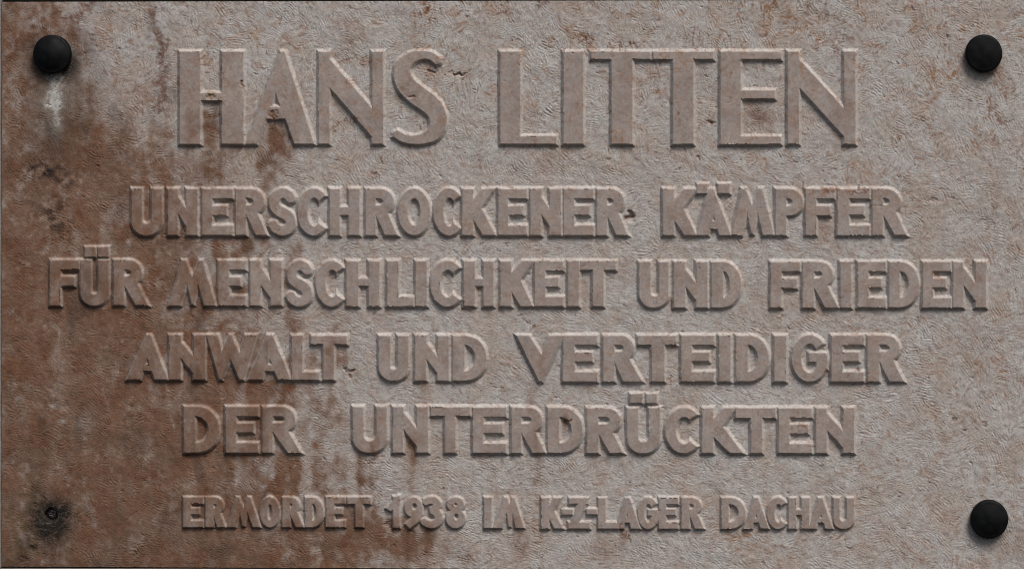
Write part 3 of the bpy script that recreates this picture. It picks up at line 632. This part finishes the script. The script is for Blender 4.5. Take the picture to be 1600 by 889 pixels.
# ------------------------------------------------------------------ domed caps
def cap_material():
    m, t, _ = newmat('black_rubber'); q = NB(t)
    pos = q.n('ShaderNodeTexCoord').outputs['Object']
    c = q.mix(q.rng(q.noise(60, 5, .6, pos), .42, .68), (0.0022,0.0026,0.003), (0.006,0.007,0.008))
    b_ = q.n('ShaderNodeBsdfPrincipled'); q.l(c, b_.inputs['Base Color'])
    q.l(q.rng(q.noise(120, 4, .6, pos), .3, .7, .50, .68), b_.inputs['Roughness']); b_.inputs['Specular IOR Level'].default_value = .16
    bp = q.n('ShaderNodeBump'); bp.inputs['Strength'].default_value = .25; bp.inputs['Distance'].default_value = .0006
    q.l(q.noise(300, 4, .6, pos), bp.inputs['Height']); q.l(bp.outputs[0], b_.inputs['Normal'])
    o = q.n('ShaderNodeOutputMaterial'); q.l(b_.outputs[0], o.inputs[0]); return m
CAPM = cap_material()
def lathe(name, prof, mat, nseg=72, fn=None):
    """prof: (radius, outward) in mm; revolved about the wall normal"""
    V_, F_ = [], []; m = len(prof)
    for j in range(nseg):
        a = 2*math.pi*j/nseg
        for (r, h) in prof: V_.append((r*math.cos(a)/1000, -h/1000, r*math.sin(a)/1000))
    for j in range(nseg):
        k = (j+1) % nseg
        for i in range(m-1): F_.append((j*m+i, k*m+i, k*m+i+1, j*m+i+1))
    c = len(V_); V_.append((0, -(prof[-1][1])/1000, 0))
    for j in range(nseg): F_.append((j*m+m-1, ((j+1)%nseg)*m+m-1, c))
    if fn: V_ = [fn(*p) for p in V_]
    me = bpy.data.meshes.new(name); me.from_pydata(V_, [], F_); me.materials.append(mat)
    me.polygons.foreach_set('use_smooth', [True]*len(F_)); me.update()
    return me
def cap_profile(R, dome, flat):
    p = [(R-1.5,-2.5),(R-0.6,0),(R,3),(R+0.1,9)]
    for i in range(1, 7):
        a = math.radians(90*i/6); p.append((R-4.0+4.0*math.cos(a), 9+4.0*math.sin(a)))
    e = p[-1]
    for i in range(1, 9):
        r = e[0]*(1-i/8.6); p.append((r, e[1] + dome*(1-(r/e[0])**2)))
    return p
caps = [((83.5, 85.5), 29.6, 7.5, 'black domed cap in the upper left corner above the white lime streak', 0.25),
        ((1536.5, 84.0), 28.8, 3.0, 'black domed cap in the clean upper right corner beside the name', 1.4),
        ((1545.0, 809.5), 29.4, 4.5, 'black domed cap in the lower right corner of the plaque', 2.3)]
for i, ((cx, cy), R, dome, lab, ph) in enumerate(caps):
    rr = np.random.default_rng(i)
    k1, k2 = rr.uniform(0,6,2)
    me = lathe('bolt_cap', cap_profile(R, dome, 0), CAPM, 80,
               lambda x,y,z: (x*(1+.006*math.sin(k1+2*math.atan2(z,x))), y+.00022*math.sin(x*260+k1)*math.cos(z*230+k2), z*(1.025+.006*math.sin(k2+3*math.atan2(z,x)))))
    o = bpy.data.objects.new('bolt_cap', me); COL.objects.link(o); o.location = (WX(cx), 0, WZ(cy)); o.rotation_euler = (0, 0, 0)
    tag(o, lab, 'bolt cap', 'domed bolt caps in the corners of the plaque')

# ------------------------------------------------------------------ bare screw in the lower left hole
def metal():
    m, t, _ = newmat('tarnished_steel'); q = NB(t)
    pos = q.n('ShaderNodeTexCoord').outputs['Object']
    c = q.mix(q.rng(q.noise(500, 4, .6, pos), .4, .6), (0.22,0.20,0.21), (0.05,0.03,0.025))
    b_ = q.n('ShaderNodeBsdfPrincipled'); q.l(c, b_.inputs['Base Color']); b_.inputs['Metallic'].default_value = .75
    q.l(q.rng(q.noise(700, 3, .6, pos), .3, .7, .28, .6), b_.inputs['Roughness'])
    o = q.n('ShaderNodeOutputMaterial'); q.l(b_.outputs[0], o.inputs[0]); return m
MET = metal()
scr = bpy.data.objects.new('screw', None); COL.objects.link(scr); scr.location = (WX(79.5), 0.012, WZ(803.5))
tag(scr, 'tarnished steel screw sunk in the uncapped dark stained hole at the lower left', 'screw')
def recess(x, y, z):
    r = math.hypot(x, z)*1000; a = math.radians(35); u = (x*math.cos(a)+z*math.sin(a))*1000; q = (-x*math.sin(a)+z*math.cos(a))*1000
    if (abs(u) < .95 and abs(q) < 4.2) or (abs(q) < .95 and abs(u) < 4.2): y += .0026
    return (x, y, z)
prof = [(6.4,0),(7.2,1.2),(7.2,2.2)] + [(7.2*math.cos(math.radians(a)), 2.2+2.6*math.sin(math.radians(a))) for a in range(6, 90, 6)]
hd = bpy.data.objects.new('head', lathe('head', prof, MET, 96, recess)); COL.objects.link(hd); hd.parent = scr
ws = bpy.data.objects.new('washer', lathe('washer', [(9.3,-1),(9.5,-.6),(9.5,.3),(9.2,.6),(5.5,.6)], MET, 64)); COL.objects.link(ws); ws.parent = scr
sk = bpy.data.objects.new('shank', lathe('shank', [(3.5,-26),(3.5,-.5),(2.0,0)], MET, 24)); COL.objects.link(sk); sk.parent = scr
print('done', time.time()-T0)
